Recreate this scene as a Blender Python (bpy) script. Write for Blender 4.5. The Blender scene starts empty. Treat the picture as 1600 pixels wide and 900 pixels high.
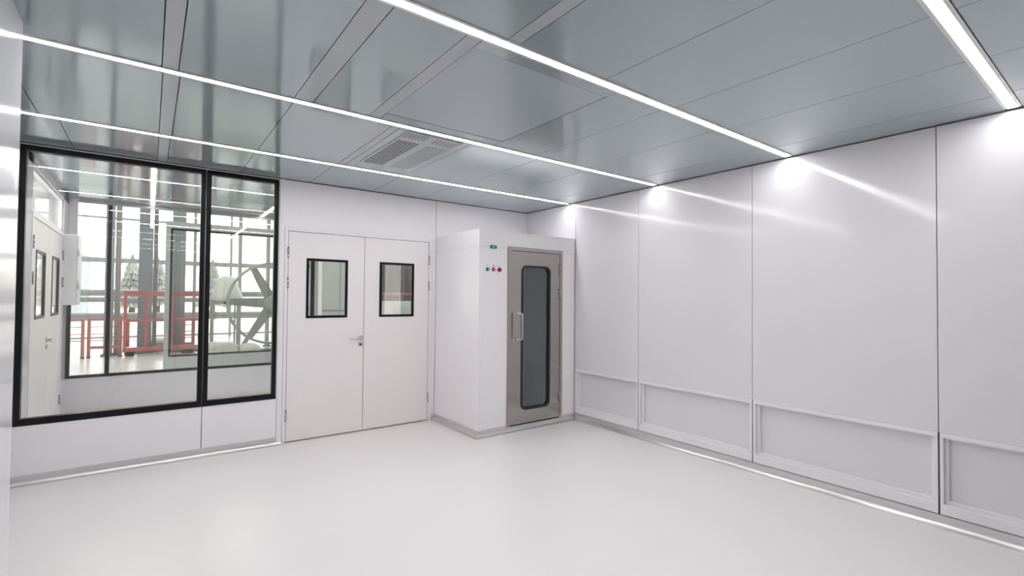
import bpy, bmesh, math, random
from mathutils import Vector, Matrix
random.seed(4)
PI = math.pi
scn = bpy.context.scene
col = scn.collection

# ------------------------------------------------------------------ dimensions (metres)
W, D, H = 4.120, 5.172, 2.609            # right wall x, back wall y, ceiling z
FAR = 7.80                               # glazed wall on the far side of the corridor
XL = -0.83                               # left wall beside the window
CH = 2.60                                # corridor ceiling
SY = [4.315, 3.045, 1.768, 0.505]        # ceiling light lines
SEAM_R = [4.222, 3.280, 2.078, 0.866, -0.346, -1.56]

# ------------------------------------------------------------------ materials
def mat(name, color, rough=0.5, metal=0.0, var=0.0, rvar=0.0, scale=8.0, bump=0.0, bscale=60.0,
        coat=0.0, coat_rough=0.1, spec=0.5, emit=None, estr=0.0, stretch=None):
    m = bpy.data.materials.new(name); m.use_nodes = True
    nt = m.node_tree; b = nt.nodes['Principled BSDF']
    b.inputs['Base Color'].default_value = (*color, 1)
    b.inputs['Roughness'].default_value = rough
    b.inputs['Metallic'].default_value = metal
    b.inputs['Specular IOR Level'].default_value = spec
    b.inputs['Coat Weight'].default_value = coat
    b.inputs['Coat Roughness'].default_value = coat_rough
    if emit:
        b.inputs['Emission Color'].default_value = (*emit, 1)
        b.inputs['Emission Strength'].default_value = estr
    if var or rvar or bump:
        tc = nt.nodes.new('ShaderNodeTexCoord'); src = tc.outputs['Object']
        if stretch:
            mp = nt.nodes.new('ShaderNodeMapping'); mp.inputs['Scale'].default_value = stretch
            nt.links.new(src, mp.inputs['Vector']); src = mp.outputs['Vector']
        nz = nt.nodes.new('ShaderNodeTexNoise'); nz.inputs['Scale'].default_value = scale
        nz.inputs['Detail'].default_value = 3
        nt.links.new(src, nz.inputs['Vector'])
        if var:
            r = nt.nodes.new('ShaderNodeMapRange')
            r.inputs['To Min'].default_value = 1 - var; r.inputs['To Max'].default_value = 1 + var
            nt.links.new(nz.outputs['Fac'], r.inputs['Value'])
            h = nt.nodes.new('ShaderNodeHueSaturation'); h.inputs['Color'].default_value = (*color, 1)
            nt.links.new(r.outputs['Result'], h.inputs['Value'])
            nt.links.new(h.outputs['Color'], b.inputs['Base Color'])
        if rvar:
            r = nt.nodes.new('ShaderNodeMapRange')
            r.inputs['To Min'].default_value = max(0, rough - rvar); r.inputs['To Max'].default_value = rough + rvar
            nt.links.new(nz.outputs['Fac'], r.inputs['Value'])
            nt.links.new(r.outputs['Result'], b.inputs['Roughness'])
        if bump:
            n2 = nt.nodes.new('ShaderNodeTexNoise'); n2.inputs['Scale'].default_value = bscale
            nt.links.new(src, n2.inputs['Vector'])
            bp = nt.nodes.new('ShaderNodeBump'); bp.inputs['Strength'].default_value = 1
            bp.inputs['Distance'].default_value = bump
            nt.links.new(n2.outputs['Fac'], bp.inputs['Height'])
            nt.links.new(bp.outputs['Normal'], b.inputs['Normal'])
    return m

def glass(name, tint=(1, 1, 1), refl=0.045):
    """thin clear pane: passes light straight on, reflects by viewing angle"""
    m = bpy.data.materials.new(name); m.use_nodes = True
    nt = m.node_tree; nt.nodes.clear()
    out = nt.nodes.new('ShaderNodeOutputMaterial')
    tr = nt.nodes.new('ShaderNodeBsdfTransparent'); tr.inputs['Color'].default_value = (*tint, 1)
    gl = nt.nodes.new('ShaderNodeBsdfGlossy'); gl.inputs['Roughness'].default_value = 0.0
    lw = nt.nodes.new('ShaderNodeLayerWeight'); lw.inputs['Blend'].default_value = 0.5
    p = nt.nodes.new('ShaderNodeMath'); p.operation = 'POWER'; p.inputs[1].default_value = 5
    ma = nt.nodes.new('ShaderNodeMath'); ma.operation = 'MULTIPLY_ADD'
    ma.inputs[1].default_value = 1 - refl; ma.inputs[2].default_value = refl
    mx = nt.nodes.new('ShaderNodeMixShader')
    nt.links.new(lw.outputs['Facing'], p.inputs[0]); nt.links.new(p.outputs[0], ma.inputs[0])
    nt.links.new(ma.outputs[0], mx.inputs['Fac'])
    nt.links.new(tr.outputs[0], mx.inputs[1]); nt.links.new(gl.outputs[0], mx.inputs[2])
    nt.links.new(mx.outputs[0], out.inputs['Surface'])
    return m

def leafmat(name, color):
    return mat(name, color, 0.8, var=0.35, scale=1.2)

LED = 38.5
M = dict(
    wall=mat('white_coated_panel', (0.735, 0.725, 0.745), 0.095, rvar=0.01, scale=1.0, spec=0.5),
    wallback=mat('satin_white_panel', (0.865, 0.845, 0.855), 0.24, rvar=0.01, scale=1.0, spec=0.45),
    panel=mat('white_wall_gloss', (0.76, 0.76, 0.785), 0.12, bump=0.0016, bscale=4.0, spec=0.6),
    seam=mat('seam_shadow_gap', (0.10, 0.10, 0.11), 0.8, var=0.05),
    trim=mat('white_trim', (0.82, 0.805, 0.82), 0.3, var=0.02),
    door=mat('cream_white_door', (0.83, 0.805, 0.79), 0.4, var=0.015, scale=3),
    floor=mat('epoxy_floor', (0.80, 0.775, 0.76), 0.27, var=0.006, scale=0.9, spec=0.5),
    ceil=mat('grey_steel_ceiling', (0.415, 0.48, 0.50), 0.10, metal=0.34, var=0.015, rvar=0.015, scale=1.0, spec=0.8),
    band=mat('grey_ceiling_joiner', (0.42, 0.45, 0.465), 0.2, var=0.02, spec=0.7),
    hatch=mat('grey_hatch', (0.39, 0.445, 0.47), 0.2, var=0.015, spec=0.7),
    alu=mat('aluminium', (0.70, 0.70, 0.69), 0.33, 1.0, rvar=0.05, scale=12),
    cove=mat('aluminium_cove', (0.70, 0.695, 0.68), 0.30, 1.0, var=0.01, scale=4),
    steel=mat('brushed_steel', (0.43, 0.40, 0.38), 0.19, 1.0, var=0.05, rvar=0.03, scale=10, stretch=(30, 1, 0.6)),
    handle=mat('satin_steel', (0.62, 0.59, 0.56), 0.25, 1.0, rvar=0.05),
    black=mat('black_frame', (0.006, 0.006, 0.007), 0.35, rvar=0.05, spec=0.25),
    rubber=mat('black_rubber', (0.015, 0.016, 0.016), 0.5, var=0.1),
    dark=mat('painted_cavity_shade', (0.006, 0.006, 0.007), 0.8, var=0.1),  # near-black colour in place of the shade inside holes and gaps
    glass=glass('clear_glass', (0.98, 0.985, 0.98), 0.06),
    farglass=glass('clear_far_glass', (0.96, 0.963, 0.955), 0.05),
    tint=glass('grey_tinted_glass', (0.78, 0.82, 0.81), 0.10),
    led=mat('led_diffuser', (0.9, 0.9, 0.9), 0.5, emit=(1.0, 0.965, 0.985), estr=LED, var=0.01),
    inner=mat('booth_inner_steel', (0.80, 0.82, 0.81), 0.4, 0.0, rvar=0.05),
    green=mat('green_plastic', (0.01, 0.16, 0.07), 0.25, var=0.05),
    green_lamp=mat('green_lamp', (0.02, 0.30, 0.08), 0.3, emit=(0.05, 0.9, 0.25), estr=0.5, var=0.02),
    red=mat('red_plastic', (0.36, 0.012, 0.025), 0.25, var=0.05),
    mark=mat('dark_print', (0.05, 0.05, 0.06), 0.6, var=0.05),
    plate=mat('white_plate', (0.83, 0.82, 0.85), 0.35, var=0.01),
    grille_pale=mat('pale_grille', (0.46, 0.50, 0.51), 0.35, var=0.02),
    beige=mat('beige_filter', (0.26, 0.225, 0.20), 0.7, var=0.2, scale=40),
    column=mat('grey_column', (0.30, 0.32, 0.335), 0.6, var=0.15, scale=2.0),
    colpale=mat('pale_column', (0.47, 0.44, 0.43), 0.6, var=0.08, scale=2.0),
    mullion=mat('grey_mullion', (0.42, 0.42, 0.42), 0.5, var=0.05),
    redsteel=mat('red_painted_steel', (0.52, 0.17, 0.145), 0.45, var=0.12, scale=5),
    pipe=mat('grey_duct', (0.40, 0.405, 0.40), 0.4, 0.2, var=0.06),
    pale=mat('pale_grey_cladding', (0.66, 0.68, 0.675), 0.6, var=0.10, scale=3.0),
    clad=mat('white_grey_cladding', (0.84, 0.85, 0.84), 0.6, var=0.10, scale=3.0),
    drape=mat('grey_sheeting', (0.09, 0.09, 0.093), 0.55, var=0.25, scale=1.0, stretch=(9, 9, 0.4)),
    whitebox=mat('white_cabinet', (0.78, 0.78, 0.79), 0.4, var=0.02),
    wheel=mat('grey_wheel_steel', (0.40, 0.40, 0.39), 0.4, 0.1, var=0.08),
    wheeldark=mat('dark_spoke_steel', (0.27, 0.27, 0.26), 0.45, 0.1, var=0.08),
    tank=mat('white_hopper', (0.82, 0.80, 0.75), 0.4, var=0.03),
    hallfloor=mat('hall_floor', (0.66, 0.65, 0.63), 0.25, var=0.06, scale=1.0),
    sack=mat('pale_sack', (0.62, 0.59, 0.52), 0.8, var=0.12, scale=6),
    ground=mat('pale_ground', (0.62, 0.60, 0.53), 0.9, var=0.08, scale=0.4),
    leaf=leafmat('grey_green_leaf', (0.34, 0.35, 0.33)),
    bark=mat('bark', (0.14, 0.11, 0.09), 0.9, var=0.2),
    bluegrey=mat('blue_grey_wall', (0.38, 0.43, 0.46), 0.7, var=0.05),
)

# ------------------------------------------------------------------ mesh helpers
class MB:
    def __init__(self): self.bm = bmesh.new()
    def box(self, x0, x1, y0, y1, z0, z1, mi=0):
        vs = [self.bm.verts.new((x, y, z)) for x in (x0, x1) for y in (y0, y1) for z in (z0, z1)]
        for f in ((0, 1, 3, 2), (4, 6, 7, 5), (0, 4, 5, 1), (2, 3, 7, 6), (0, 2, 6, 4), (1, 5, 7, 3)):
            fc = self.bm.faces.new([vs[i] for i in f]); fc.material_index = mi
        return self
    def prism(self, pts, axis, a, b, mi=0, smooth=False):
        """closed 2-D outline swept along an axis from a to b"""
        def put(p, t):
            return {'x': (t, p[0], p[1]), 'y': (p[0], t, p[1]), 'z': (p[0], p[1], t)}[axis]
        A = [self.bm.verts.new(put(p, a)) for p in pts]; B = [self.bm.verts.new(put(p, b)) for p in pts]
        n = len(pts)
        for i in range(n):
            f = self.bm.faces.new((A[i], A[(i + 1) % n], B[(i + 1) % n], B[i])); f.material_index = mi; f.smooth = smooth
        self.bm.faces.new(A[::-1]).material_index = mi; self.bm.faces.new(B).material_index = mi
        return self
    def tube(self, path, r, seg=12, mi=0, closed=False):
        P = [Vector(p) for p in path]; n = len(P); rings = []
        for i, p in enumerate(P):
            if closed: t = (P[(i + 1) % n] - P[i - 1]).normalized()
            else: t = ((P[min(i + 1, n - 1)] - p).normalized() + (p - P[max(i - 1, 0)]).normalized()).normalized()
            ref = Vector((0, 0, 1)) if abs(t.z) < 0.9 else Vector((1, 0, 0))
            if i and not closed:
                ref = rings[-1][1]
            u = (ref - t * ref.dot(t)).normalized(); v = t.cross(u)
            rr = r[i] if isinstance(r, (list, tuple)) else r
            rings.append(([self.bm.verts.new(p + (u * math.cos(2 * PI * k / seg) + v * math.sin(2 * PI * k / seg)) * rr) for k in range(seg)], u))
        m = n if closed else n - 1
        for i in range(m):
            a, b = rings[i][0], rings[(i + 1) % n][0]
            for k in range(seg):
                f = self.bm.faces.new((a[k], a[(k + 1) % seg], b[(k + 1) % seg], b[k])); f.smooth = True; f.material_index = mi
        if not closed:
            self.bm.faces.new(rings[0][0][::-1]).material_index = mi; self.bm.faces.new(rings[-1][0]).material_index = mi
        return self
    def lathe(self, prof, c, axis='z', seg=32, mi=0):
        """profile (radius, height) turned about an axis through c"""
        rings = []
        for r, h in prof:
            ring = []
            for k in range(seg):
                a = 2 * PI * k / seg; u, v = r * math.cos(a), r * math.sin(a)
                p = {'z': (u, v, h), 'y': (u, h, v), 'x': (h, u, v)}[axis]
                ring.append(self.bm.verts.new(Vector(c) + Vector(p)))
            rings.append(ring)
        for a, b in zip(rings, rings[1:]):
            for k in range(seg):
                f = self.bm.faces.new((a[k], a[(k + 1) % seg], b[(k + 1) % seg], b[k])); f.smooth = True; f.material_index = mi
        self.bm.faces.new(rings[0][::-1]).material_index = mi; self.bm.faces.new(rings[-1]).material_index = mi
        return self
    def ring_frame(self, outer, inner, axis, a, b, mi=0):
        """a frame between two outlines with the same number of points, thickness a..b along axis"""
        def put(p, t):
            return {'x': (t, p[0], p[1]), 'y': (p[0], t, p[1]), 'z': (p[0], p[1], t)}[axis]
        L = [[self.bm.verts.new(put(p, t)) for p in pts] for t in (a, b) for pts in (outer, inner)]
        o0, i0, o1, i1 = L; n = len(outer)
        for k in range(n):
            j = (k + 1) % n
            for q in ((o0[k], o0[j], i0[j], i0[k]), (o1[k], i1[k], i1[j], o1[j]), (o0[k], o1[k], o1[j], o0[j]), (i0[k], i0[j], i1[j], i1[k])):
                self.bm.faces.new(q).material_index = mi
        return self
    def build(self, name, mats, parent=None, bevel=0.0, seg=2, loc=None):
        bmesh.ops.recalc_face_normals(self.bm, faces=self.bm.faces)
        off = Vector(loc) if loc is not None else Vector((0, 0, 0))
        if loc is not None:
            for v in self.bm.verts: v.co -= off
        me = bpy.data.meshes.new(name); self.bm.to_mesh(me); self.bm.free()
        for m in (mats if isinstance(mats, (list, tuple)) else [mats]): me.materials.append(m)
        o = bpy.data.objects.new(name, me); col.objects.link(o)
        if parent is not None: o.parent = parent
        elif loc is not None: o.location = off
        if bevel:
            b = o.modifiers.new('bevel', 'BEVEL'); b.width = bevel; b.segments = seg
            b.limit_method = 'ANGLE'; b.angle_limit = math.radians(40)
        return o

def rect(x0, x1, z0, z1): return [(x0, z0), (x1, z0), (x1, z1), (x0, z1)]
def rrect(x0, x1, z0, z1, r, n=6):
    pts = []
    for cx, cz, a0 in ((x1 - r, z0 + r, -PI / 2), (x1 - r, z1 - r, 0), (x0 + r, z1 - r, PI / 2), (x0 + r, z0 + r, PI)):
        for k in range(n + 1):
            a = a0 + PI / 2 * k / n; pts.append((cx + r * math.cos(a), cz + r * math.sin(a)))
    return pts

def tag(o, label, cat, group=None, kind=None):
    o['label'] = label; o['category'] = cat
    if group: o['group'] = group
    if kind: o['kind'] = kind
    return o
def thing(name, loc, label, cat, group=None, kind=None, rz=0.0):
    o = bpy.data.objects.new(name, None); col.objects.link(o)
    o.empty_display_size = 0.1
    o.location = loc; o.rotation_euler = (0, 0, rz)
    return tag(o, label, cat, group, kind)
def copy_tree(o, parent=None):
    c = o.copy(); col.objects.link(c)
    if parent is not None: c.parent = parent
    for ch in list(o.children): copy_tree(ch, c)
    return c
def P(mb, name, m, parent, bevel=0.0, seg=2):
    """part given in scene coordinates under an unrotated thing"""
    loc = parent.location.copy()
    q = parent.parent
    while q is not None: loc += q.location; q = q.parent
    return mb.build(name, m, parent, bevel, seg, loc=loc)

# ================================================================== ROOM SHELL
fl = MB().box(-9, 13, -2.6, FAR + 0.12, -0.12, 0)
tag(fl.build('floor', M['floor']), 'pale grey glossy epoxy floor of the clean room', 'floor', kind='structure')

# ---- ceiling: metal panels with open joints below a dark void
c = MB()
T = 0.03
G = 0.0022
zones = [
    (4.345, D - 0.002, [-0.50, 0.035, 0.105, 0.665, 1.285, 1.925, 2.52, 3.135, 3.72]),
    (3.075, 4.285, [-0.59, 0.035, 0.11, 0.668, 1.295, 1.355, 1.925, 2.575, 3.15, 3.77]),
    (1.798, 3.015, [-0.59, 0.03, 0.10, 0.655, 0.76, 1.10, 1.178, 2.078, 2.49, 3.08, 3.74]),
    (0.545, 1.738, [-0.59, 0.03, 0.10, 0.655, 1.262, 1.332, 1.905, 2.517, 3.125, 3.774]),
    (-0.75, 0.465, [-0.59, 0.03, 0.655, 1.27, 1.905, 2.528, 3.146, 3.768]),
    (-2.6, -0.78, [-0.59, 0.03, 0.655, 1.27, 1.905, 2.528, 3.146, 3.768]),
]
bands = [(0.03, 0.11), (1.26, 1.36), (0.65, 0.77), (1.09, 1.18)]
for y0, y1, xs in zones:
    e = [XL - 0.05] + xs + [W + 0.04]
    for a, b in zip(e, e[1:]):
        if abs(a - 1.178) < 1e-6 and abs(b - 2.078) < 1e-6:
            c.box(a + G, b - G, y0, 1.888, H, H + T)
            c.box(a + G, b - G, 1.893, 2.905, H + 0.002, H + T, 2)
            c.box(a + G, b - G, 2.910, y1, H, H + T); continue
        mi = 1 if any(p <= a + 1e-6 and b <= q + 1e-6 for p, q in bands) else 0
        c.box(a + G, b - G, y0, y1, H, H + T, mi)
    # the thin flat rail each light line is clipped into
c.box(XL - 0.1, W + 0.1, -2.7, D + 0.06, H + T + 0.004, H + T + 0.05, 3)
tag(c.build('ceiling', [M['ceil'], M['band'], M['hatch'], M['seam']]), 'blue grey metal panel ceiling crossed by light lines', 'ceiling', kind='structure')

# ---- back wall with window and door openings
b = MB()
y0, y1 = D, D + 0.10
WT = H - 0.007
b.box(XL, 0.3955, y0, y1, 0, 0.447)
b.box(0.4015, 1.012, y0, y1, 0, 0.447)
b.box(0.39, 0.407, y0 + 0.012, y1, 0, 0.447, 1)
b.box(XL, -0.806, y0, y1, 0.447, WT)
b.box(-0.806, 1.006, y0, y1, 2.594, WT)
b.box(1.006, 1.012, y0, y1, 0.447, WT)
b.box(1.014, 1.060, y0 - 0.006, y1, 0, WT, 2)            # pilaster strip between window and door
b.box(1.060, 2.728, y0, y1, 2.140, WT)
b.box(2.690, 2.728, y0, y1, 0, 2.140)
b.box(2.726, 2.736, y0 + 0.012, y1, 0, WT, 1)
b.box(2.734, W + 0.1, y0, y1, 0, WT)
b.box(XL, W + 0.1, y0 + 0.008, y1, WT - 0.004, H + 0.02, 1)
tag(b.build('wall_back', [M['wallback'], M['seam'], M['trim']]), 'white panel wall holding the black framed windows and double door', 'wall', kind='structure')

# ---- right wall: tall flush panels above, niches for the recessed panels below
r = MB()
for a, bb in zip(SEAM_R[1:], SEAM_R[:-1]):
    r.box(W, W + 0.03, a + 0.0025, bb - 0.0025, 0.606, WT)
r.box(W, W + 0.03, 4.226, D + 0.1, 0, WT)
r.box(W, W + 0.03, -2.6, SEAM_R[-1] - 0.004, 0, WT)
r.box(W + 0.03, W + 0.045, -2.6, D + 0.1, 0.600, H + 0.02, 1)
r.box(W + 0.11, W + 0.13, -2.6, D + 0.1, -0.02, 0.61, 1)
for s in SEAM_R[:-1]:
    r.box(W + 0.02, W + 0.11, s - 0.003, s + 0.003, 0, 0.60, 1)
r.box(W + 0.012, W + 0.11, SEAM_R[-1], 4.222, 0, 0.074)
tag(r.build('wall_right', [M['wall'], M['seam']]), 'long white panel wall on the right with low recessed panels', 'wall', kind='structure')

# ---- left wall: short return beside the window and a glossy stub wall close to the camera
l = MB()
l.box(XL - 0.1, XL, 2.80, D + 0.1, 0, H)
l.box(XL - 0.1, -0.45, -2.6, 2.885, 0, H)
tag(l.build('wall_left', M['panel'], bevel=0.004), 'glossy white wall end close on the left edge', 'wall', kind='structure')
f_ = MB().box(-0.95, W + 0.1, -2.7, -2.6, 0, H)
tag(f_.build('wall_front', M['wall']), 'white wall behind the viewer', 'wall', kind='structure')

# ---- aluminium coved skirtings
def cove_profile(n=10, h=0.075, r=0.034, lip=0.004):
    """(out, up) outline: upright back, flat face, tight concave foot, thin toe"""
    pts = [(0.0, 0.0), (0.0, h), (lip, h), (lip, 0.0025 + r + 0.001)]
    for k in range(n + 1):
        a = PI / 2 * k / n
        pts.append((lip + r * (1 - math.cos(a)), 0.0025 + r * (1 - math.sin(a))))
    pts.append((lip + r, 0.0))
    return pts
cp = cove_profile()
def cove(name, segs, label):
    m = MB()
    for kind, base, a, e in segs:
        if kind == 'right': m.prism([(base - o, u) for o, u in cp], 'y', a, e)
        if kind == 'left': m.prism([(base + o, u) for o, u in cp], 'y', a, e)
        if kind == 'back': m.prism([(base - o, u) for o, u in cp], 'x', a, e)
    for f in m.bm.faces:
        if len(f.verts) == 4: f.smooth = True
    o = m.build(name, M['cove'])
    es = o.modifiers.new('split', 'EDGE_SPLIT'); es.split_angle = math.radians(35)
    return tag(o, label, 'skirting', kind='structure')
cove('baseboard_right', [('right', W, -2.6, 4.20)], 'grey metal coved skirting along the right wall')
cove('baseboard_back', [('back', D, XL, 1.060)], 'grey metal coved skirting under the black framed window')
cove('trim_1', [('back', D, 2.692, 2.733)], 'short end of coved skirting between double door and booth')
cove('baseboard_left', [('left', -0.45, -2.6, 2.885)], 'coved skirting on the left stub wall')

# ================================================================== LIGHT LINES
def strip(y, x0, x1, label, hw=0.0205):
    t = thing('strip_light', (x0, y, H), label, 'light', 'ceiling light lines')
    m = MB()
    for q in (-1, 1): m.box(x0, x1, y + q * (hw + 0.009) - 0.008, y + q * (hw + 0.009) + 0.008, H - 0.0055, H - 0.0016)
    m.box(x0, x1, y - hw - 0.017, y + hw + 0.017, H - 0.0016, H)
    P(m, 'housing', M['alu'], t)
    P(MB().box(x0 + 0.004, x1 - 0.004, y - hw, y + hw, H - 0.0050, H - 0.0018), 'diffuser', M['led'], t)
strip(SY[0], XL, W - 0.045, 'bright white light line nearest the back wall, running above the doors', 0.0175)
strip(SY[1], XL, W - 0.045, 'bright white light line just in front of the perforated ceiling vent', 0.0175)
strip(SY[2], -0.453, W - 0.045, 'bright white light line crossing the middle ceiling beside the square hatch')
strip(SY[3], -0.453, W - 0.045, 'thick bright light line at the top right corner of the view')

# ================================================================== CEILING VENT
v = thing('ceiling_vent', (1.645, 3.6, H), 'white ceiling vent plate with four perforated grilles between two light lines', 'vent')
zt = H - 0.001
holes = [(1.440, 1.612, 3.325, 4.065), (1.672, 1.850, 3.325, 4.065), (1.432, 1.603, 3.135, 3.250), (1.658, 1.850, 3.150, 3.262)]
m = MB()
ex0, ex1, ey0, ey1 = 1.420, 1.866, 3.120, 4.082
def plate(a, e, p, q): m.box(a, e, p, q, H - 0.005, zt)
plate(ex0, 1.432, ey0, ey1); plate(1.856, ex1, ey0, ey1)
for a, e, lo, hi in ((1.432, 1.612, holes[2], holes[0]), (1.652, 1.856, holes[3], holes[1])):
    plate(a, e, ey0, lo[2]); plate(a, e, lo[3], hi[2]); plate(a, e, hi[3], ey1)
    for hh in (lo, hi):
        if hh[0] > a: plate(a, hh[0], hh[2], hh[3])
        if hh[1] < e: plate(hh[1], e, hh[2], hh[3])
plate(1.612, 1.652, ey0, ey1)
P(m, 'vent_plate', M['grille_pale'], v)
def grille(x0, x1, y0, y1, nx, ny, fx, mats, name='perforated_grille'):
    m = MB()
    wx, wy = (x1 - x0) / nx, (y1 - y0) / ny
    for i in range(nx + 1):
        a = max(x0, x0 + (i - fx / 2) * wx); e = min(x1, x0 + (i + fx / 2) * wx); m.box(a, e, y0, y1, H - 0.0050, H - 0.0035)
    for j in range(ny + 1):
        a = max(y0, y0 + (j - fx / 2) * wy); e = min(y1, y0 + (j + fx / 2) * wy); m.box(x0, x1, a, e, H - 0.0051, H - 0.0034)
    m.box(x0, x1, y0, y1, H - 0.0030, H - 0.0022, 1)
    return P(m, name, mats, v)
grille(*holes[0], 7, 21, 0.30, [M['grille_pale'], M['dark']])['label'] = 'grille with open black square holes'
grille(*holes[1], 9, 26, 0.52, [M['grille_pale'], M['dark']])['label'] = 'pale grille with fine round holes'
grille(*holes[2], 6, 3, 0.30, [M['grille_pale'], M['beige']], 'filter_grille')['label'] = 'short grille showing a beige filter'
grille(*holes[3], 6, 3, 0.34, [M['grille_pale'], M['beige']], 'filter_grille')['label'] = 'short grille showing a beige filter'

# ================================================================== WINDOWS IN THE BACK WALL
def window(name, x0, x1, label):
    t = thing(name, ((x0 + x1) / 2, D, 0.450), label, 'window', kind='structure')
    bw, bb, bt = 0.036, 0.052, 0.040
    z0, z1 = 0.450, 2.591
    m = MB().ring_frame(rect(x0, x1, z0, z1), rect(x0 + bw, x1 - bw, z0 + bb, z1 - bt), 'y', D - 0.006, D + 0.050)
    P(m, 'window_frame', M['black'], t, 0.002)
    P(MB().box(x0 + bw - 0.004, x1 - bw + 0.004, D + 0.020, D + 0.026, z0 + bb - 0.004, z1 - bt + 0.004), 'glass_pane', M['glass'], t)
    m = MB().ring_frame(rect(x0, x1, z0, z1), rect(x0 + 0.026, x1 - 0.026, z0 + 0.03, z1 - 0.03), 'y', D + 0.051, D + 0.106)
    P(m, 'outer_frame', M['black'], t)
window('window_1', -0.803, 0.395, 'large black framed window at the left end of the back wall')
window('window_2', 0.403, 1.003, 'narrow black framed window next to the double door')

# ================================================================== DOUBLE DOORS
def double_door(name, loc, rz, leafw, label, handles=True):
    t = thing(name, loc, label, 'door', kind='structure', rz=rz)
    Wd = leafw * 2 + 0.004
    ht = 2.096
    def part(mb, n, mm, parent, bevel=0.0): return mb.build(n, mm, parent, bevel)
    fo = [(-0.036, 0), (-0.036, ht + 0.046), (Wd + 0.046, ht + 0.046), (Wd + 0.046, 0)]
    m = MB()
    for (a, e, p, q) in ((-0.036, -0.004, 0.0, ht + 0.046), (Wd + 0.004, Wd + 0.046, 0.0, ht + 0.046)):
        m.box(a, e, -0.008, 0.09, p, q)
    m.box(-0.004, Wd + 0.004, -0.008, 0.09, ht + 0.004, ht + 0.046)
    m.box(-0.004, Wd + 0.004, 0.050, 0.075, 0.0, ht + 0.004, 1)
    # opening is pierced for the two vision panels, so the stop behind is only a strip round the edge
    m.bm.free(); m = MB()
    for (a, e, p, q) in ((-0.036, -0.004, 0.0, ht + 0.046), (Wd + 0.004, Wd + 0.046, 0.0, ht + 0.046)):
        m.box(a, e, -0.008, 0.09, p, q)
    m.box(-0.004, Wd + 0.004, -0.008, 0.09, ht + 0.004, ht + 0.046)
    m.box(-0.004, 0.03, 0.048, 0.07, 0.0, ht + 0.004, 1); m.box(Wd - 0.03, Wd + 0.004, 0.048, 0.07, 0.0, ht + 0.004, 1)
    m.box(0.03, Wd - 0.03, 0.048, 0.07, ht - 0.03, ht + 0.004, 1)
    m.box(0.03, Wd - 0.03, 0.048, 0.07, 0.0, 0.03, 1)
    m.box(leafw - 0.02, leafw + 0.024, 0.048, 0.07, 0.03, ht - 0.03, 1)
    part(m, 'door_frame', [M['trim'], M['seam']], t, 0.003)
    for k in (0, 1):
        x0 = 0.0 if k == 0 else leafw + 0.004
        x1 = x0 + leafw
        s = leafw / 0.768
        w0, w1 = (x0 + 0.172 * s, x0 + 0.590 * s) if k == 0 else (x1 - 0.600 * s, x1 - 0.186 * s)
        wz0, wz1 = 1.228, 1.837
        m = MB()
        m.ring_frame(rect(x0 + 0.001, x1 - 0.001, 0.012, ht), rect(w0 + 0.008, w1 - 0.008, wz0 + 0.008, wz1 - 0.008), 'y', 0.0, 0.045)
        lf = part(m, 'door_leaf', M['door'], t, 0.0012)
        m = MB().ring_frame(rect(w0, w1, wz0, wz1), rect(w0 + 0.026, w1 - 0.026, wz0 + 0.026, wz1 - 0.026), 'y', -0.006, 0.016)
        part(m, 'vision_panel_frame', M['black'], lf, 0.002)
        part(MB().box(w0 + 0.024, w1 - 0.024, 0.006, 0.012, wz0 + 0.024, wz1 - 0.024), 'glass_pane', M['glass'], lf)
        hx = x0 - 0.003 if k == 0 else x1 + 0.003
        for zz in (1.885, 1.583, 0.270):
            m = MB()
            m.lathe([(0.0075, -0.056), (0.0085, -0.054), (0.0085, -0.019), (0.0070, -0.018), (0.0070, -0.0165), (0.0085, -0.0155), (0.0085, 0.018), (0.0070, 0.019),
                     (0.0070, 0.0205), (0.0085, 0.0215), (0.0085, 0.054), (0.0075, 0.056)], (hx, -0.0085, zz), 'z', 14)
            part(m, 'hinge', M['steel'], lf)
        if k == 0 and handles:
            hx = x1 - 0.034
            m = MB().lathe([(0.027, 0.0), (0.027, -0.007), (0.024, -0.010), (0.011, -0.010), (0.010, -0.018)], (hx, 0, 1.006), 'y', 28)
            m.tube([(hx, -0.012, 1.006), (hx, -0.040, 1.006), (hx - 0.004, -0.050, 1.006), (hx - 0.015, -0.055, 1.006), (hx - 0.060, -0.055, 1.004), (hx - 0.118, -0.055, 1.001), (hx - 0.132, -0.048, 1.0)], 0.0095, 12)
            part(m, 'lever_handle', M['handle'], lf)
            hz = 0.938
            m = MB().lathe([(0.025, 0.0), (0.025, -0.007), (0.022, -0.009), (0.012, -0.009), (0.012, -0.006)], (hx + 0.001, 0, hz), 'y', 28)
            m.prism([(hx - 0.0075, hz + 0.002), (hx - 0.004, hz - 0.012), (hx + 0.006, hz - 0.012), (hx + 0.0095, hz + 0.002), (hx + 0.001, hz + 0.010)], 'y', -0.0095, -0.006, 1)
            part(m, 'lock_escutcheon', [M['handle'], M['dark']], lf)
    return t
double_door('door_1', (1.0995, D + 0.004, 0), 0.0, 0.769, 'white double door with two black framed glass panels and lever handle')

# ================================================================== AIR SHOWER BOOTH
bx0, bx1, by0, bh = 2.736, 4.104, 4.227, 2.170
t = thing('air_shower_booth', (3.42, 4.70, 0), 'white booth in the far corner with a stainless steel glazed door', 'booth')
dx0, dx1, dz0, dz1 = 3.104, 3.904, 0.054, 2.010
zc = 1.985
m = MB()
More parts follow.
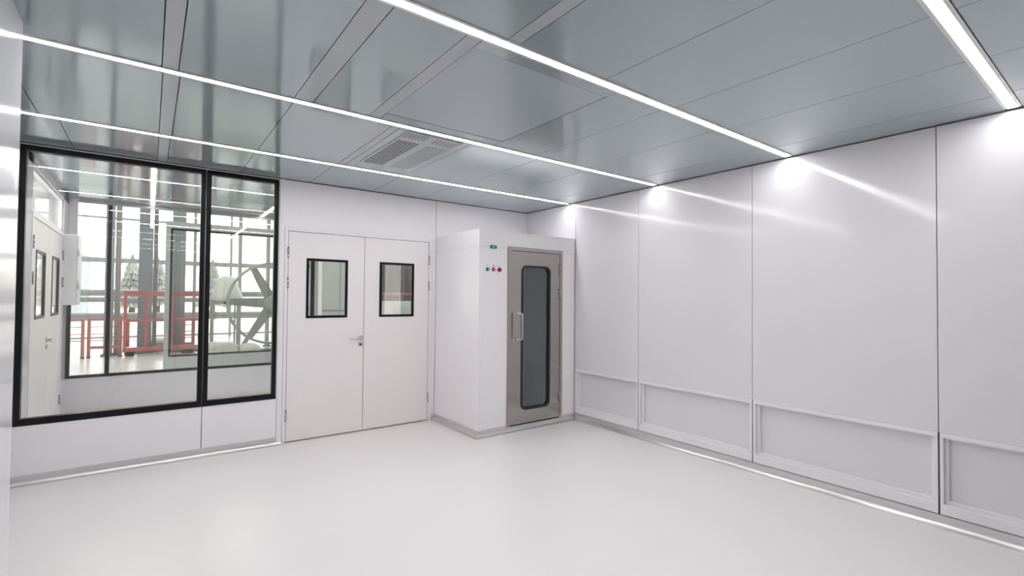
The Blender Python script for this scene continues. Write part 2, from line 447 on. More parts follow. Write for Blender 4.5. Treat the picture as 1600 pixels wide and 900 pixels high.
# side, back, roof and the front either side of the door; a fine joint divides the top fascia
m.box(bx0, bx0 + 0.05, by0, D - 0.002, 0.0, zc - 0.0006); m.box(bx1 - 0.05, bx1, by0, D - 0.002, 0.0, zc - 0.0006)
m.box(bx0 + 0.05, dx0, by0, by0 + 0.05, 0.0, zc - 0.0006); m.box(dx1, bx1 - 0.05, by0, by0 + 0.05, 0.0, zc - 0.0006)
m.box(bx0 + 0.05, bx1 - 0.05, D - 0.052, D - 0.002, 0.0, zc)
P(m, 'cabinet_shell', M['wallback'], t, 0.002)
m = MB().box(bx0, bx1, by0, by0 + 0.05, dz1, bh - 0.004)
m.box(bx0, dx0, by0, by0 + 0.05, zc + 0.0006, dz1); m.box(dx1, bx1, by0, by0 + 0.05, zc + 0.0006, dz1)
m.box(bx0, bx0 + 0.05, by0 + 0.05, D - 0.002, zc + 0.0006, bh - 0.004); m.box(bx1 - 0.05, bx1, by0 + 0.05, D - 0.002, zc + 0.0006, bh - 0.004)
m.box(bx0, bx1, by0, D - 0.002, bh - 0.004, bh)
P(m, 'top_fascia', M['wallback'], t)
m = MB().box(bx0 + 0.051, bx1 - 0.051, D - 0.058, D - 0.053, 0.03, zc)
m.box(bx0 + 0.051, bx0 + 0.056, by0 + 0.052, D - 0.06, 0.03, zc); m.box(bx1 - 0.056, bx1 - 0.051, by0 + 0.052, D - 0.06, 0.03, zc)
m.box(bx0 + 0.05, bx1 - 0.05, by0 + 0.055, D - 0.055, 0.005, 0.03)
m.box(bx0 + 0.05, bx1 - 0.05, by0 + 0.055, D - 0.055, zc - 0.01, zc)
P(m, 'inner_lining', M['inner'], t)
for z in (1.43, 1.46, 1.49, 1.52): P(MB().box(3.45, 3.95, D - 0.066, D - 0.058, z, z + 0.012), 'louver_slat', M['mullion'], t)
P(MB().box(3.40, 4.00, D - 0.075, D - 0.058, 1.03, 1.06), 'inner_bar', M['mullion'], t)
# coved base running round the two visible sides
m = MB()
ip = [(-o, u) for o, u in cp]
def mitre_ring(path_corner):
    rings = []
    for base in path_corner:
        rings.append(base)
    return rings
A_, B_, C_ = [], [], []
for o_, u_ in cp:
    A_.append(m.bm.verts.new((bx0 - o_, D - 0.002, u_))); B_.append(m.bm.verts.new((bx0 - o_, by0 - o_, u_))); C_.append(m.bm.verts.new((bx1, by0 - o_, u_)))
n = len(cp)
for R1, R2 in ((A_, B_), (B_, C_)):
    for i in range(n):
        q = m.bm.faces.new((R1[i], R1[(i + 1) % n], R2[(i + 1) % n], R2[i])); q.smooth = True
m.bm.faces.new(A_); m.bm.faces.new(C_[::-1])
o = P(m, 'base_trim', M['cove'], t)
es = o.modifiers.new('split', 'EDGE_SPLIT'); es.split_angle = math.radians(35)
# stainless frame, leaf, gasket, glass, handle, hinges
def sub(mb, n_, mm, parent, bevel=0.0):
    return mb.build(n_, mm, parent, bevel, loc=t.location)
fw = 0.040
m = MB()
m.box(dx0, dx0 + fw, by0 - 0.012, by0 + 0.06, dz0, dz1); m.box(dx1 - fw, dx1, by0 - 0.012, by0 + 0.06, dz0, dz1)
m.box(dx0 + fw, dx1 - fw, by0 - 0.012, by0 + 0.06, dz1 - fw, dz1); m.box(dx0 + fw, dx1 - fw, by0 - 0.004, by0 + 0.06, dz0, 0.072)
m.box(dx0 + fw, dx1 - fw, by0 + 0.04, by0 + 0.05, dz1 - fw - 0.02, dz1 - fw, 1)
P(m, 'door_frame', [M['steel'], M['dark']], t, 0.002)
lx0, lx1, lz0, lz1 = dx0 + fw + 0.0022, dx1 - fw - 0.0022, 0.0735, dz1 - fw - 0.005
gx0, gx1, gz0, gz1 = 3.292, 3.716, 0.212, 1.815
N = 8
outer = rrect(lx0, lx1, lz0, lz1, 0.002, N); inner = rrect(gx0 + 0.008, gx1 - 0.008, gz0 + 0.008, gz1 - 0.008, 0.062, N)
m = MB().ring_frame(outer, inner, 'y', by0 - 0.006, by0 + 0.036)
leaf = P(m, 'steel_door', M['steel'], t)
m = MB().ring_frame(rrect(gx0, gx1, gz0, gz1, 0.07, N), rrect(gx0 + 0.026, gx1 - 0.026, gz0 + 0.026, gz1 - 0.026, 0.048, N), 'y', by0 - 0.014, by0 + 0.040)
sub(m, 'window_gasket', M['rubber'], leaf, 0.003)
m = MB().prism(rrect(gx0 + 0.02, gx1 - 0.02, gz0 + 0.02, gz1 - 0.02, 0.05, N), 'y', by0 + 0.004, by0 + 0.010)
sub(m, 'glass_pane', M['tint'], leaf)
m = MB()
hx, gx = 3.200, 3.236
zt_, zb_ = 1.284, 1.000
pts = [(hx, by0 - 0.006, zt_), (hx + 0.015, by0 - 0.045, zt_)]
for k in range(7):
    a = PI / 2 * k / 6
    pts.append((gx, by0 - 0.075 - 0.025 * math.sin(a), zt_ - 0.025 * (1 - math.cos(a))) if k else (gx - 0.008, by0 - 0.070, zt_))
pts2 = [(p[0], p[1], zt_ + zb_ - p[2]) for p in pts][::-1]
m.tube(pts + pts2, 0.0105, 14)
for z in (zt_, zb_): m.lathe([(0.020, 0.0), (0.020, -0.006), (0.013, -0.009)], (hx, by0 - 0.006, z), 'y', 20)
sub(m, 'pull_handle', M['handle'], leaf)
for zz in (1.788, 1.500, 0.305):
    m = MB().box(lx1 - 0.010, lx1 + 0.018, by0 - 0.016, by0 - 0.004, zz - 0.06, zz + 0.06)
    m.lathe([(0.008, -0.062), (0.008, 0.062)], (lx1 + 0.004, by0 - 0.018, zz), 'z', 14)
    sub(m, 'hinge', M['steel'], leaf)
# green running lamp, button plate and three push buttons
m = MB().prism(rrect(2.875, 2.952, 1.972, 2.008, 0.008, 4), 'y', by0 - 0.010, by0 + 0.01)
lamp = P(m, 'indicator_light', M['green'], t, 0.002)
sub(MB().prism(rrect(2.898, 2.930, 1.982, 1.998, 0.005, 4), 'y', by0 - 0.0115, by0 - 0.009), 'lens', M['green_lamp'], lamp)
pl = P(MB().box(2.780, 3.045, by0 - 0.0035, by0, 1.704, 1.953), 'button_plate', M['plate'], t, 0.001)
for bxx, mm, lab in ((2.838, 'green', 'green push button'), (2.916, 'red', 'red push button with pale centre'), (2.992, 'red', 'larger red push button')):
    rr = 0.018 if bxx < 2.98 else 0.021
    m = MB().lathe([(rr + 0.003, 0.0), (rr + 0.003, -0.004), (rr, -0.006), (rr, -0.016), (rr - 0.003, -0.019), (0.006, -0.020)], (bxx, by0 - 0.003, 1.751), 'y', 26)
    bt = sub(m, 'push_button', M[mm], pl); bt['label'] = lab
sub(MB().prism(rrect(2.9095, 2.9225, 1.7445, 1.7575, 0.004, 3), 'y', by0 - 0.0245, by0 - 0.0215), 'button_mark', M['plate'], pl)
sub(MB().box(2.836, 2.840, by0 - 0.0245, by0 - 0.022, 1.744, 1.758), 'button_mark', M['plate'], pl)
m = MB()
yk = by0 - 0.0042
def mk(x0, x1, z0, z1): m.box(x0, x1, yk, by0 - 0.0034, z0, z1)
mk(2.836, 2.842, 1.795, 1.801); mk(2.833, 2.836, 1.789, 1.794); mk(2.838, 2.844, 1.788, 1.791)
sub(m, 'printed_mark', M['mark'], pl); m = MB()
mk(2.907, 2.923, 1.799, 1.802); mk(2.907, 2.910, 1.781, 1.799); mk(2.920, 2.923, 1.781, 1.799); mk(2.910, 2.920, 1.790, 1.793); mk(2.911, 2.919, 1.781, 1.784); mk(2.913, 2.917, 1.771, 1.776)
sub(m, 'printed_mark', M['mark'], pl); m = MB()
mk(2.991, 2.994, 1.778, 1.796); mk(2.989, 2.991, 1.792, 1.795); mk(2.994, 2.997, 1.778, 1.781)
sub(m, 'printed_mark', M['mark'], pl)

# ================================================================== LOW RECESSED WALL PANELS
names = ['white recessed low wall panel nearest the corner booth',
         'second white recessed low wall panel from the corner booth',
         'third white recessed low wall panel from the corner booth, the widest in view',
         'white recessed low wall panel cut off by the right picture edge',
         'white recessed low wall panel beyond the right picture edge']
for i, (a, e) in enumerate(zip(SEAM_R[1:], SEAM_R[:-1])):
    p0, p1 = a + 0.005, e - 0.005
    if i == 0: p1 = 4.221
    t2 = thing('recessed_wall_panel', (W + 0.04, (a + e) / 2, 0.076), names[i], 'panel', 'recessed panels low on the right wall')
    z0, z1 = 0.078, 0.6045
    m = MB()
    zi0, zi1 = 0.145, 0.574
    yi0, yi1 = p0 + 0.018, p1 - 0.018
    m.ring_frame(rect(p0, p1, z0, z1), rect(yi0, yi1, zi0, zi1), 'x', W, W + 0.075)
    P(m, 'frame', M['trim'], t2, 0.003)
    m = MB().ring_frame(rect(yi0 + 0.0005, yi1 - 0.0005, zi0 + 0.0005, zi1 - 0.0005), rect(yi0 + 0.020, yi1 - 0.020, zi0 + 0.018, zi1 - 0.014), 'x', W + 0.034, W + 0.0655)
    P(m, 'inner_bead', M['trim'], t2, 0.002)
    P(MB().box(W + 0.066, W + 0.074, yi0 + 0.001, yi1 - 0.001, zi0 + 0.001, zi1 - 0.001), 'back_sheet', M['wall'], t2)

# ================================================================== CORRIDOR BEHIND THE GLASS
CX = 4.6
m = MB()
e = [-0.80, -0.02, 0.05, 1.245, 1.315, 2.5, 3.7, CX]
ys = [D + 0.10, 5.75, 6.25, 6.75, 7.25, FAR]
skip = ((-0.02, 0.05), (1.245, 1.315))
for a, bb in zip(e, e[1:]):
    if (a, bb) in skip: continue
    for p, q in zip(ys, ys[1:]): m.box(a + 0.002, bb - 0.002, p + 0.002, q - 0.002, CH, CH + 0.03)
m.box(-0.9, CX, D + 0.10, FAR + 0.1, CH + 0.034, CH + 0.08, 1)
tag(m.build('ceiling_2', [M['ceil'], M['seam']]), 'grey panel ceiling of the corridor seen through the window', 'ceiling', kind='structure')
for cx, lab in ((0.015, 'light line along the corridor ceiling seen through the large window'), (1.28, 'light line along the corridor ceiling seen through the narrow window')):
    s = thing('strip_light', (cx, 6.5, CH), lab, 'light', 'corridor light lines')
    m = MB()
    for q in (-1, 1): m.box(cx + q * 0.028 - 0.008, cx + q * 0.028 + 0.008, D + 0.098, FAR - 0.02, CH - 0.0055, CH - 0.0016)
    m.box(cx - 0.036, cx + 0.036, D + 0.098, FAR - 0.02, CH - 0.0016, CH)
    P(m, 'housing', M['alu'], s)
    P(MB().box(cx - 0.019, cx + 0.019, 5.304, FAR - 0.054, CH - 0.0050, CH - 0.0018), 'diffuser', M['led'], s)
# corridor left wall with double door and clerestory glass
LX = -0.785
dY0, dLW = 5.615, 0.875
m = MB()
m.box(LX - 0.1, LX, D + 0.10, dY0 - 0.04, 0, CH); m.box(LX - 0.1, LX, dY0 + 2 * dLW + 0.055, FAR, 0, 2.145)
m.box(LX - 0.1, LX, 7.43, FAR, 2.145, CH)
m.box(LX - 0.1, LX, D + 0.10, FAR, 2.52, CH)
tag(m.build('wall_left_corridor', M['wall'], bevel=0.003), 'white corridor wall seen edge-on through the large window', 'wall', kind='structure')
double_door('door_2', (LX - 0.004, dY0, 0), PI / 2, dLW, 'white double door in the corridor wall seen through the large window')
w3 = thing('window_3', (LX, 6.5, 2.15), 'bright strip window above the corridor double door', 'window', kind='structure')
m = MB().ring_frame(rect(dY0 - 0.035, 7.428, 2.146, 2.518), rect(dY0 - 0.02, 7.415, 2.18, 2.50), 'x', LX - 0.06, LX - 0.02)
P(m, 'window_frame', M['trim'], w3)
P(MB().box(LX - 0.043, LX - 0.037, dY0 - 0.022, 7.417, 2.178, 2.502), 'glass_pane', M['farglass'], w3)
m = MB().box(CX, CX + 0.1, D + 0.1, FAR + 0.1, 0, CH + 0.08)
tag(m.build('wall_right_corridor', M['wall']), 'white end wall of the corridor behind the doors', 'wall', kind='structure')
# glazed far wall
m = MB().box(-0.885, CX, FAR, FAR + 0.10, 0, 0.440).box(-0.885, CX, FAR, FAR + 0.10, 2.60, 2.75).box(-0.885, LX, FAR, FAR + 0.10, 0.44, 2.60)
tag(m.build('wall_far', M['wall']), 'low pale grey wall under the far glazing of the corridor', 'wall', kind='structure')
cove('baseboard_far', [('back', FAR, LX, CX)], 'grey skirting at the foot of the far glazed wall')
w4 = thing('window_4', (1.8, FAR, 0.44), 'dark framed glazing on the far side of the corridor', 'window', kind='structure')
m = MB().box(-0.782, CX, FAR - 0.006, FAR + 0.06, 0.440, 0.474)
m.box(-0.782, -0.748, FAR - 0.006, FAR + 0.06, 0.474, 2.60)
for x in (-0.424, 1.985, 3.73): m.box(x, x + 0.042, FAR - 0.006, FAR + 0.06, 0.474, 2.56)
P(m, 'window_frame', M['black'], w4, 0.002)
P(MB().box(-0.748, CX, FAR - 0.004, FAR + 0.06, 2.565, 2.598), 'window_head', M['mullion'], w4)
P(MB().box(-0.75, CX, FAR + 0.024, FAR + 0.030, 0.472, 2.567), 'glass_pane', M['farglass'], w4)
P(MB().box(LX + 0.001, -0.70, FAR - 0.05, FAR - 0.007, 2.135, 2.599), 'corner_post', M['trim'], w4, 0.002)
# wall box
t3 = thing('wall_cabinet', (LX, 7.55, 1.32), 'tall white box on the corridor wall beyond the corridor door', 'cabinet')
P(MB().box(LX, LX + 0.115, 7.40, 7.72, 1.325, 2.130), 'cabinet_body', M['whitebox'], t3, 0.004)
P(MB().box(LX + 0.116, LX + 0.128, 7.405, 7.715, 1.33, 2.125), 'cabinet_door', M['whitebox'], t3, 0.003)
for zz in (1.55, 1.92): P(MB().lathe([(0.007, -0.04), (0.007, 0.04)], (LX + 0.130, 7.398, zz), 'z', 10), 'hinge', M['handle'], t3)

# ================================================================== FACTORY HALL BEYOND
m = MB().box(-9, 13, FAR + 0.12, 20.2, -0.12, 0)
tag(m.build('floor_hall', M['hallfloor']), 'bright reflective hall floor beyond the glazing', 'floor', kind='structure')
m = MB().box(-60, 70, 20.2, 120, -0.5, -0.12)
tag(m.build('ground', M['ground']), 'pale open ground outside the hall', 'ground', kind='structure')

m = MB()
for yy in (FAR + 0.10, 10.6, 13.2, 15.8, 18.4): m.box(-9.2, 13.2, yy, yy + (1.8 if yy < 18 else 1.8), 6.55, 6.7)  # unseen roof slabs, added to dim the hall; gaps let some daylight down
m.box(-9.2, 13.2, FAR, FAR + 0.10, 2.76, 6.55)
m.box(-9.2, -9.0, FAR + 0.10, 20.2, -0.12, 6.55).box(13.0, 13.2, FAR + 0.10, 20.2, -0.12, 6.55)
m.box(-9.2, -0.9, FAR, FAR + 0.10, 0, 2.75).box(CX, 13.2, FAR, FAR + 0.10, 0, 2.75)
tag(m.build('added_hall_shell', M['pale']), 'pale roof and side walls added out of view to hold back daylight in the factory hall', 'wall', kind='structure')

gp = thing('glazed_partition', (1.2, 8.6, 0), 'pale framed glass partition standing just beyond the far glazing', 'partition')
m = MB().ring_frame(rect(0.178, 2.30, 0.0, 2.52), rect(0.236, 2.24, 0.555, 2.42), 'y', 8.57, 8.65)
P(m, 'frame', M['pale'], gp, 0.004)
m = MB().ring_frame(rect(0.2365, 2.2395, 0.5555, 2.4195), rect(0.262, 2.21, 0.583, 2.395), 'y', 8.566, 8.63)
P(m, 'gasket', M['rubber'], gp)
P(MB().box(0.258, 2.214, 8.60, 8.606, 0.58, 2.399), 'glass_pane', M['farglass'], gp)

def column(x0, x1, y, mk_, label, h=6.5, web=None):
    cx = (x0 + x1) / 2; d = min(0.34, (x1 - x0))
    tt = thing('steel_column', (cx, y, 0), label, 'column', 'hall columns')
    m = MB()
    m.box(x0, x1, y, y + 0.05, 0.03, h); m.box(x0, x1, y + d, y + d + 0.05, 0.03, h); m.box(cx - 0.03, cx + 0.03, y + 0.05, y + d, 0.03, h)
    P(m, 'shaft', M[mk_], tt, 0.004)
    m = MB().box(x0 - 0.05, x1 + 0.05, y - 0.05, y + d + 0.10, 0, 0.03)
    for sx in (x0 - 0.02, x1 + 0.02): m.lathe([(0.014, 0.03), (0.014, 0.06)], (sx, y + 0.02, 0), 'z', 8)
    P(m, 'base_plate', M['column'], tt)
column(-0.835, -0.675, 14.75, 'column', 'dark grey hall column directly left of the red gate')
column(-0.66, -0.555, 14.95, 'colpale', 'pale slim hall column touching the dark column left of the red gate')
column(-0.219, 0.065, 15.0, 'column', 'wide grey hall column behind the red gate')
column(0.075, 0.165, 15.25, 'colpale', 'slim brownish column clinging to the wide grey hall column')
column(0.455, 0.735, 14.9, 'column', 'blue grey hall column seen inside the pale glass partition')
column(0.905, 0.972, 15.0, 'mullion', 'thin post just left of the window divider')
column(1.935, 2.015, 15.0, 'mullion', 'dark post passing in front of the white hopper and wheel')
column(2.680, 2.770, 15.3, 'mullion', 'grey post at the right edge of the narrow window')

# exterior curtain wall
w5 = thing('window_5', (2, 20, 0), 'tall glazed outer wall of the hall', 'window', kind='structure')
m = MB()
for x in [-7 + 1.55 * k for k in range(13)]: m.box(x, x + 0.07, 19.95, 20.05, 0, 6.5)
for z in (0.05, 2.46, 3.85, 6.4): m.box(-9, 13, 19.96, 20.04, z, z + (0.15 if z == 2.46 else 0.06))
P(m, 'mullion_grid', M['mullion'], w5)
P(MB().box(-9, 13, 20.0, 20.006, 0, 6.4), 'glass_pane', M['farglass'], w5)

# overhead ducts at waist height
for (z, r_, y, lab) in ((1.49, 0.085, 16.4, 'upper long grey duct running across the hall behind the red gate'), (1.31, 0.07, 16.75, 'middle long grey duct running across the hall behind the red gate'),
                        (0.845, 0.105, 17.1, 'lower long grey duct at rail height across the hall')):
    tt = thing('duct', (1, y, z), lab, 'duct', 'ducts across the hall')
    P(MB().tube([(-2.6, y, z), (6.5, y, z)], r_, 16), 'duct_run', M['pipe'], tt)
    for x in (-2.0, -0.2, 1.6, 3.4, 5.2):
        P(MB().lathe([(r_ + 0.02, -0.02), (r_ + 0.02, 0.02)], (x, y, z), 'x', 16), 'flange', M['pipe'], tt)
    for x in (-2.3, 5.9): P(MB().box(x, x + 0.06, y - 0.04, y + 0.04, 0, z), 'support', M['mullion'], tt)

# red barrier fences and rolling gate
def fence(x0, x1, y, label, low=True):
    tt = thing('barrier_fence', ((x0 + x1) / 2, y, 0), label, 'barrier', 'red barrier fences')
    P(MB().box(x0, x1, y - 0.03, y + 0.03, 0.845, 0.895), 'top_rail', M['redsteel'], tt, 0.004)
    if low: P(MB().box(x0 + 0.06, x1 - 0.06, y - 0.03, y + 0.03, 0.20, 0.265), 'bottom_rail', M['redsteel'], tt, 0.004)
    for x in (x0, x1 - 0.06):
        po = P(MB().box(x, x + 0.06, y - 0.031, y + 0.031, 0.03, 0.846), 'post', M['redsteel'], tt, 0.004)
        m = MB().lathe([(0.042, 0.0), (0.042, 0.015), (0.028, 0.03), (0.028, 0.06)], (x + 0.03, y, 0), 'z', 16)
        P(m, 'foot', M['rubber'], po)
    for zz in (0.39, 0.54, 0.70):
        P(MB().tube([(x0 + 0.055, y, zz), (x1 - 0.055, y, zz)], 0.009, 8), 'wire_rail', M['redsteel'], tt)
fence(-2.75, -1.15, 14.55, 'red barrier fence at the far left of the window view', low=False)
fence(-1.105, -0.485, 14.55, 'short red barrier fence left of the red rolling gate')
fence(0.68, 0.93, 14.6, 'narrow red barrier frame under the right end of the rolling gate')
g = thing('rolling_gate', (0.35, 14.5, 0), 'tall red steel gate frame on black casters', 'gate')
P(MB().box(-0.475, 1.20, 14.46, 14.54, 1.42, 1.53), 'top_rail', M['redsteel'], g, 0.005)
P(MB().box(-0.475, 1.20, 14.46, 14.54, 0.805, 0.875), 'middle_rail', M['redsteel'], g, 0.005)
P(MB().box(-0.475, 1.20, 14.46, 14.54, 0.10, 0.20), 'bottom_rail', M['redsteel'], g, 0.005)
for x in (-0.47, -0.075, 0.42, 1.13):
    P(MB().box(x, x + 0.065, 14.465, 14.535, 0.20, 1.42), 'post', M['redsteel'], g, 0.004)
P(MB().tube([(-0.38, 14.5, 0.22), (-0.38, 14.5, 0.80)], 0.03, 10), 'latch_bar', M['redsteel'], g)
for x in (-0.34, 0.80, 1.08):
    m = MB().lathe([(0.02, -0.085), (0.05, -0.08), (0.05, 0.08), (0.02, 0.085)], (x, 14.5, 0.05), 'x', 18)
    m.box(x - 0.10, x - 0.088, 14.47, 14.53, 0.03, 0.10); m.box(x + 0.088, x + 0.10, 14.47, 14.53, 0.03, 0.10)
    P(m, 'caster', M['rubber'], g)

# big spoked wheel on an A-frame stand
wc = Vector((2.62, 14.0, 1.25))
wh = thing('spoked_wheel', (wc.x, wc.y, 0), 'large grey spoked wheel on a stand seen through the narrow window', 'wheel')
R_ = 1.06
m = MB().lathe([(R_ - 0.05, -0.07), (R_, -0.07), (R_ + 0.015, -0.05), (R_ + 0.015, 0.05), (R_, 0.07), (R_ - 0.05, 0.07), (R_ - 0.05, 0.0), (R_ - 0.05, -0.07)], wc, 'y', 64)
bmesh.ops.delete(m.bm, geom=[f for f in m.bm.faces if len(f.verts) > 4], context='FACES_ONLY')
P(m, 'rim', M['wheel'], wh)
P(MB().lathe([(0.06, -0.20), (0.20, -0.18), (0.22, -0.05), (0.22, 0.05), (0.20, 0.10), (0.06, 0.12)], wc, 'y', 32), 'hub', M['wheel'], wh)
for k in range(6):
    a = math.radians(118 + 60 * k)
    d = Vector((math.cos(a), 0, math.sin(a))); nrm = Vector((-math.sin(a), 0, math.cos(a)))
    m = MB()
    q = [wc + d * 0.16 + nrm * 0.13, wc + d * (R_ - 0.04) + nrm * 0.075, wc + d * (R_ - 0.04) - nrm * 0.075, wc + d * 0.16 - nrm * 0.13]
    m.prism([(p.x, p.z) for p in q], 'y', wc.y - 0.03, wc.y + 0.03)
    P(m, 'spoke', M['wheeldark'], wh)
m = MB()
for sx in (-1, 1):
    m.prism([(wc.x + sx * 0.05 - 0.05, wc.z), (wc.x + sx * 0.05 + 0.05, wc.z), (wc.x + sx * 0.75 + 0.06, 0.0), (wc.x + sx * 0.75 - 0.06, 0.0)], 'y', wc.y + 0.14, wc.y + 0.22)
m.box(wc.x - 0.85, wc.x + 0.85, wc.y + 0.12, wc.y + 0.24, 0, 0.06)
P(m, 'stand', M['wheel'], wh)

hp = thing('hopper', (1.62, 14.57, 0), 'white cone shaped hopper left of the spoked wheel', 'hopper')
P(MB().lathe([(0.36, 1.30), (0.38, 1.34), (0.37, 1.42), (0.20, 1.86), (0.15, 1.93), (0.05, 1.96)], (1.62, 14.57, 0), 'z', 36), 'cone', M['tank'], hp)
P(MB().box(1.24, 1.90, 14.30, 14.84, 1.22, 1.30), 'platform', M['pipe'], hp)
for x in (1.30, 1.84):
    for y in (14.34, 14.80): P(MB().box(x - 0.02, x + 0.02, y - 0.02, y + 0.02, 0, 1.22), 'leg', M['pipe'], hp)
P(MB().box(1.53, 1.63, 14.285, 14.30, 1.23, 1.29), 'warning_plate', M['mark'], hp)
P(MB().box(1.73, 1.85, 14.285, 14.30, 1.23, 1.29), 'warning_plate', M['redsteel'], hp)

def sack(x, y, sx, sy, sz, label):
    m = MB(); bmesh.ops.create_cube(m.bm, size=1.0)
    for vv in m.bm.verts: vv.co = (x + vv.co.x * sx, y + vv.co.y * sy, (vv.co.z + 0.5) * sz)
    bmesh.ops.subdivide_edges(m.bm, edges=m.bm.edges, cuts=5, use_grid_fill=True)
    for vv in m.bm.verts:
        u = Vector(((vv.co.x - x) / sx * 2, (vv.co.y - y) / sy * 2))
        k = max(0, 1 - 0.35 * (u.x ** 4 + u.y ** 4) / 2)
        vv.co.z *= k * (1 + 0.12 * math.sin(7 * vv.co.x) * math.cos(6 * vv.co.y))
    for f in m.bm.faces: f.smooth = True
    tag(m.build('bulk_sack', M['sack'], loc=(x, y, 0)), label, 'sack', 'pale sacks on the hall floor')
sack(1.42, 13.4, 0.60, 0.5, 0.34, 'pale bulk sack on the hall floor beneath the white hopper')
sack(1.98, 13.35, 0.45, 0.5, 0.26, 'low pale sack on the hall floor beside the foot of the wheel')
sack(0.25, 15.6, 0.55, 0.5, 0.30, 'pale sack lying behind the red rolling gate')

# pale cladding and grey sheeting seen through the door's glass panels
t5 = thing('clad_enclosure', (3.3, 9.6, 0), 'pale grey clad enclosure seen through the left door glass', 'enclosure')
P(MB().box(2.62, 3.62, 9.5, 10.6, 0, 2.75), 'cladding', M['clad'], t5, 0.006)
for x in (2.95, 3.28): P(MB().box(x, x + 0.012, 9.492, 9.50, 0, 2.75), 'joint_strip', M['pipe'], t5)
P(MB().box(2.62, 3.62, 9.47, 9.5, 1.16, 1.19), 'rail', M['pipe'], t5)
P(MB().tube([(3.17, 9.488, 1.62), (3.17, 9.488, 1.95)], 0.012, 8), 'conduit', M['pipe'], t5)
tp = thing('steel_post', (2.46, 9.5, 0), 'dark post seen at the left edge of the left door glass', 'post')
P(MB().box(2.43, 2.50, 9.45, 9.52, 0.02, 3.2), 'shaft', M['mullion'], tp)
P(MB().box(2.40, 2.53, 9.42, 9.55, 0, 0.02), 'base_plate', M['mullion'], tp)
P(MB().box(2.05, 2.43, 9.46, 9.50, 1.98, 2.04), 'cross_arm', M['mullion'], tp)
P(MB().box(2.05, 2.43, 9.46, 9.50, 1.22, 1.25), 'cross_arm', M['mullion'], tp)
dr = thing('dust_sheet', (4.6, 10.2, 0), 'dark grey hanging sheet seen through the right door glass', 'sheet')
m = MB()
pts = []
nn = 60
for k in range(nn + 1): pts.append((4.02 + 1.6 * k / nn, 10.15 + 0.05 * math.sin(k * 0.9) + 0.025 * math.sin(k * 2.3)))
m.prism(pts + [(x, y + 0.02) for x, y in pts[::-1]], 'z', 0.02, 2.78, smooth=True)
P(m, 'cloth', M['drape'], dr)
P(MB().tube([(3.95, 10.17, 2.80), (5.7, 10.17, 2.80)], 0.025, 10), 'rail', M['mullion'], dr)
for x in (3.96, 5.68): P(MB().box(x - 0.025, x + 0.025, 10.145, 10.195, 0, 2.80), 'upright', M['pale'], dr)
wb = thing('equipment_box', (4.2, 9.5, 0), 'white box standing low behind the right door glass', 'box')
P(MB().box(3.90, 4.62, 9.25, 9.75, 0.04, 1.36), 'box_body', M['whitebox'], wb, 0.01)
P(MB().box(3.96, 4.56, 9.235, 9.25, 0.10, 1.25), 'front_door', M['pale'], wb, 0.003)
P(MB().box(4.04, 4.07, 9.215, 9.235, 0.80, 0.95), 'door_handle', M['handle'], wb, 0.003)
for x in (3.95, 4.57):
    for y in (9.30, 9.70): P(MB().lathe([(0.03, 0), (0.03, 0.04)], (x, y, 0), 'z', 10), 'foot', M['rubber'], wb)
orr = thing('guard_rail', (4.4, 9.95, 0), 'orange red guard rail behind the white equipment box', 'rail')
P(MB().box(3.98, 4.75, 9.93, 9.97, 1.49, 1.54), 'top_rail', M['redsteel'], orr)
for x in (4.02, 4.37, 4.70): P(MB().box(x, x + 0.04, 9.932, 9.968, 0, 1.49), 'post', M['redsteel'], orr)

# outside: hazy trees and a low building
def tree(x, y, h, label, seed):
    rnd = random.Random(seed)
    tt = thing('tree', (x, y, -0.12), label, 'tree', 'trees outside the hall')
    P(MB().tube([(x, y, -0.12), (x + 0.1, y, h * 0.3), (x, y + 0.1, h * 0.62)], [0.20, 0.14, 0.07], 10), 'trunk', M['bark'], tt)
    m = MB()
    tiers, seg = 9, 40
    for k in range(tiers):
        zb = h * (0.16 + 0.80 * k / tiers); zt2 = min(h * 1.02, zb + h * 0.22)
        rb = h * 0.27 * (1 - k / tiers) ** 0.85 + 0.06
        tip = m.bm.verts.new((x, y + 0.05, zt2)); low = m.bm.verts.new((x, y + 0.05, zb + 0.12 * h * 0.3))
        ring = []
        for q in range(seg):
            an = 2 * PI * q / seg + k * 0.4
            rr = rb * (rnd.uniform(0.62, 0.80) if q % 2 else rnd.uniform(0.88, 1.12))
            ring.append(m.bm.verts.new((x + rr * math.cos(an), y + 0.05 + rr * math.sin(an), zb - rnd.uniform(0, 0.05) * h)))
        for q in range(seg):
            m.bm.faces.new((ring[q], ring[(q + 1) % seg], tip)); m.bm.faces.new((ring[(q + 1) % seg], ring[q], low))
    P(m, 'foliage', M['leaf'], tt)
tree(-0.95, 42, 4.2, 'pointed grey green tree outside seen between the two grey hall columns', 3)
tree(0.55, 50, 4.6, 'pointed grey green tree outside just left of the pale glass partition', 5)
tree(4.0, 45, 4.3, 'pointed grey green tree outside seen inside the pale glass partition', 8)
bd = thing('low_building', (-5, 38, -0.12), 'blue grey low building outside, left in the window', 'building')
P(MB().box(-6.2, -3.0, 36, 40, -0.12, 3.5), 'wall', M['bluegrey'], bd)
P(MB().prism([(-6.4, 3.5), (-2.8, 3.5), (-2.8, 3.62), (-4.6, 4.3), (-6.4, 3.62)], 'y', 35.8, 40.2), 'roof', M['pipe'], bd)
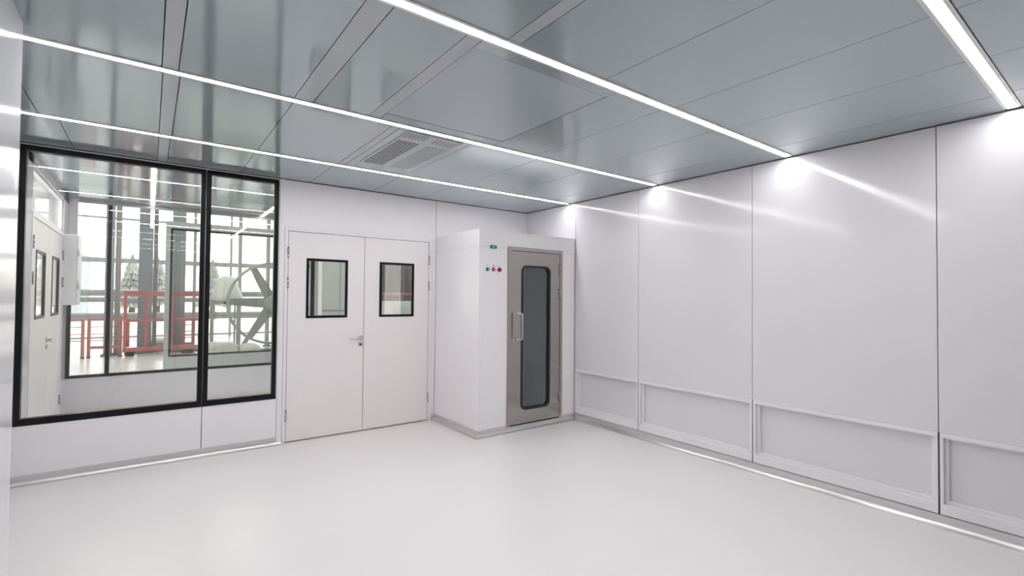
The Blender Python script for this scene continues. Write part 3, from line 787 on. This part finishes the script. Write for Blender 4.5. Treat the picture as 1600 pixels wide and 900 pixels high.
for x in (-5.7, -4.7, -3.8): P(MB().box(x, x + 0.6, 35.97, 36.0, 1.2, 2.3), 'window', M['whitebox'], bd)

# ================================================================== SKY, CAMERA, VIEW
wd = bpy.data.worlds.new('overcast_sky'); scn.world = wd; wd.use_nodes = True
nt = wd.node_tree; bg = nt.nodes['Background']
tc = nt.nodes.new('ShaderNodeTexCoord'); sp = nt.nodes.new('ShaderNodeSeparateXYZ')
rp = nt.nodes.new('ShaderNodeValToRGB')
nt.links.new(tc.outputs['Generated'], sp.inputs[0]); nt.links.new(sp.outputs['Z'], rp.inputs['Fac'])
rp.color_ramp.elements[0].color = (0.98, 0.95, 0.86, 1); rp.color_ramp.elements[0].position = 0.0
rp.color_ramp.elements[1].color = (0.93, 0.97, 1.0, 1); rp.color_ramp.elements[1].position = 0.8
nt.links.new(rp.outputs['Color'], bg.inputs['Color']); bg.inputs['Strength'].default_value = 4.6

yaw, pitch, roll = 0.642879847, 0.0198600183, 0.00871549111
f0 = Vector((math.sin(yaw), math.cos(yaw), 0)); r0 = Vector((math.cos(yaw), -math.sin(yaw), 0)); u0 = Vector((0, 0, 1))
f1 = math.cos(pitch) * f0 + math.sin(pitch) * u0; u1 = math.cos(pitch) * u0 - math.sin(pitch) * f0
r2 = math.cos(roll) * r0 + math.sin(roll) * u1; u2 = math.cos(roll) * u1 - math.sin(roll) * r0
cam = bpy.data.cameras.new('camera'); co = bpy.data.objects.new('camera', cam); col.objects.link(co)
mt = Matrix((r2, u2, -f1)).transposed().to_4x4(); mt.translation = Vector((0, 0, 1.4543))
co.matrix_world = mt
cam.sensor_width = 36; cam.lens = 756.675 / 1600 * 36; cam.clip_start = 0.02; cam.clip_end = 400
scn.camera = co
vs = scn.view_settings
vs.view_transform = 'Standard'; vs.look = 'None'; vs.gamma = 1.0; vs.use_curve_mapping = False
vs.exposure = 0.0
try:
    scn.cycles.max_bounces = 14; scn.cycles.diffuse_bounces = 8; scn.cycles.glossy_bounces = 6
    scn.cycles.transparent_max_bounces = 24; scn.cycles.use_denoising = True
except Exception: pass
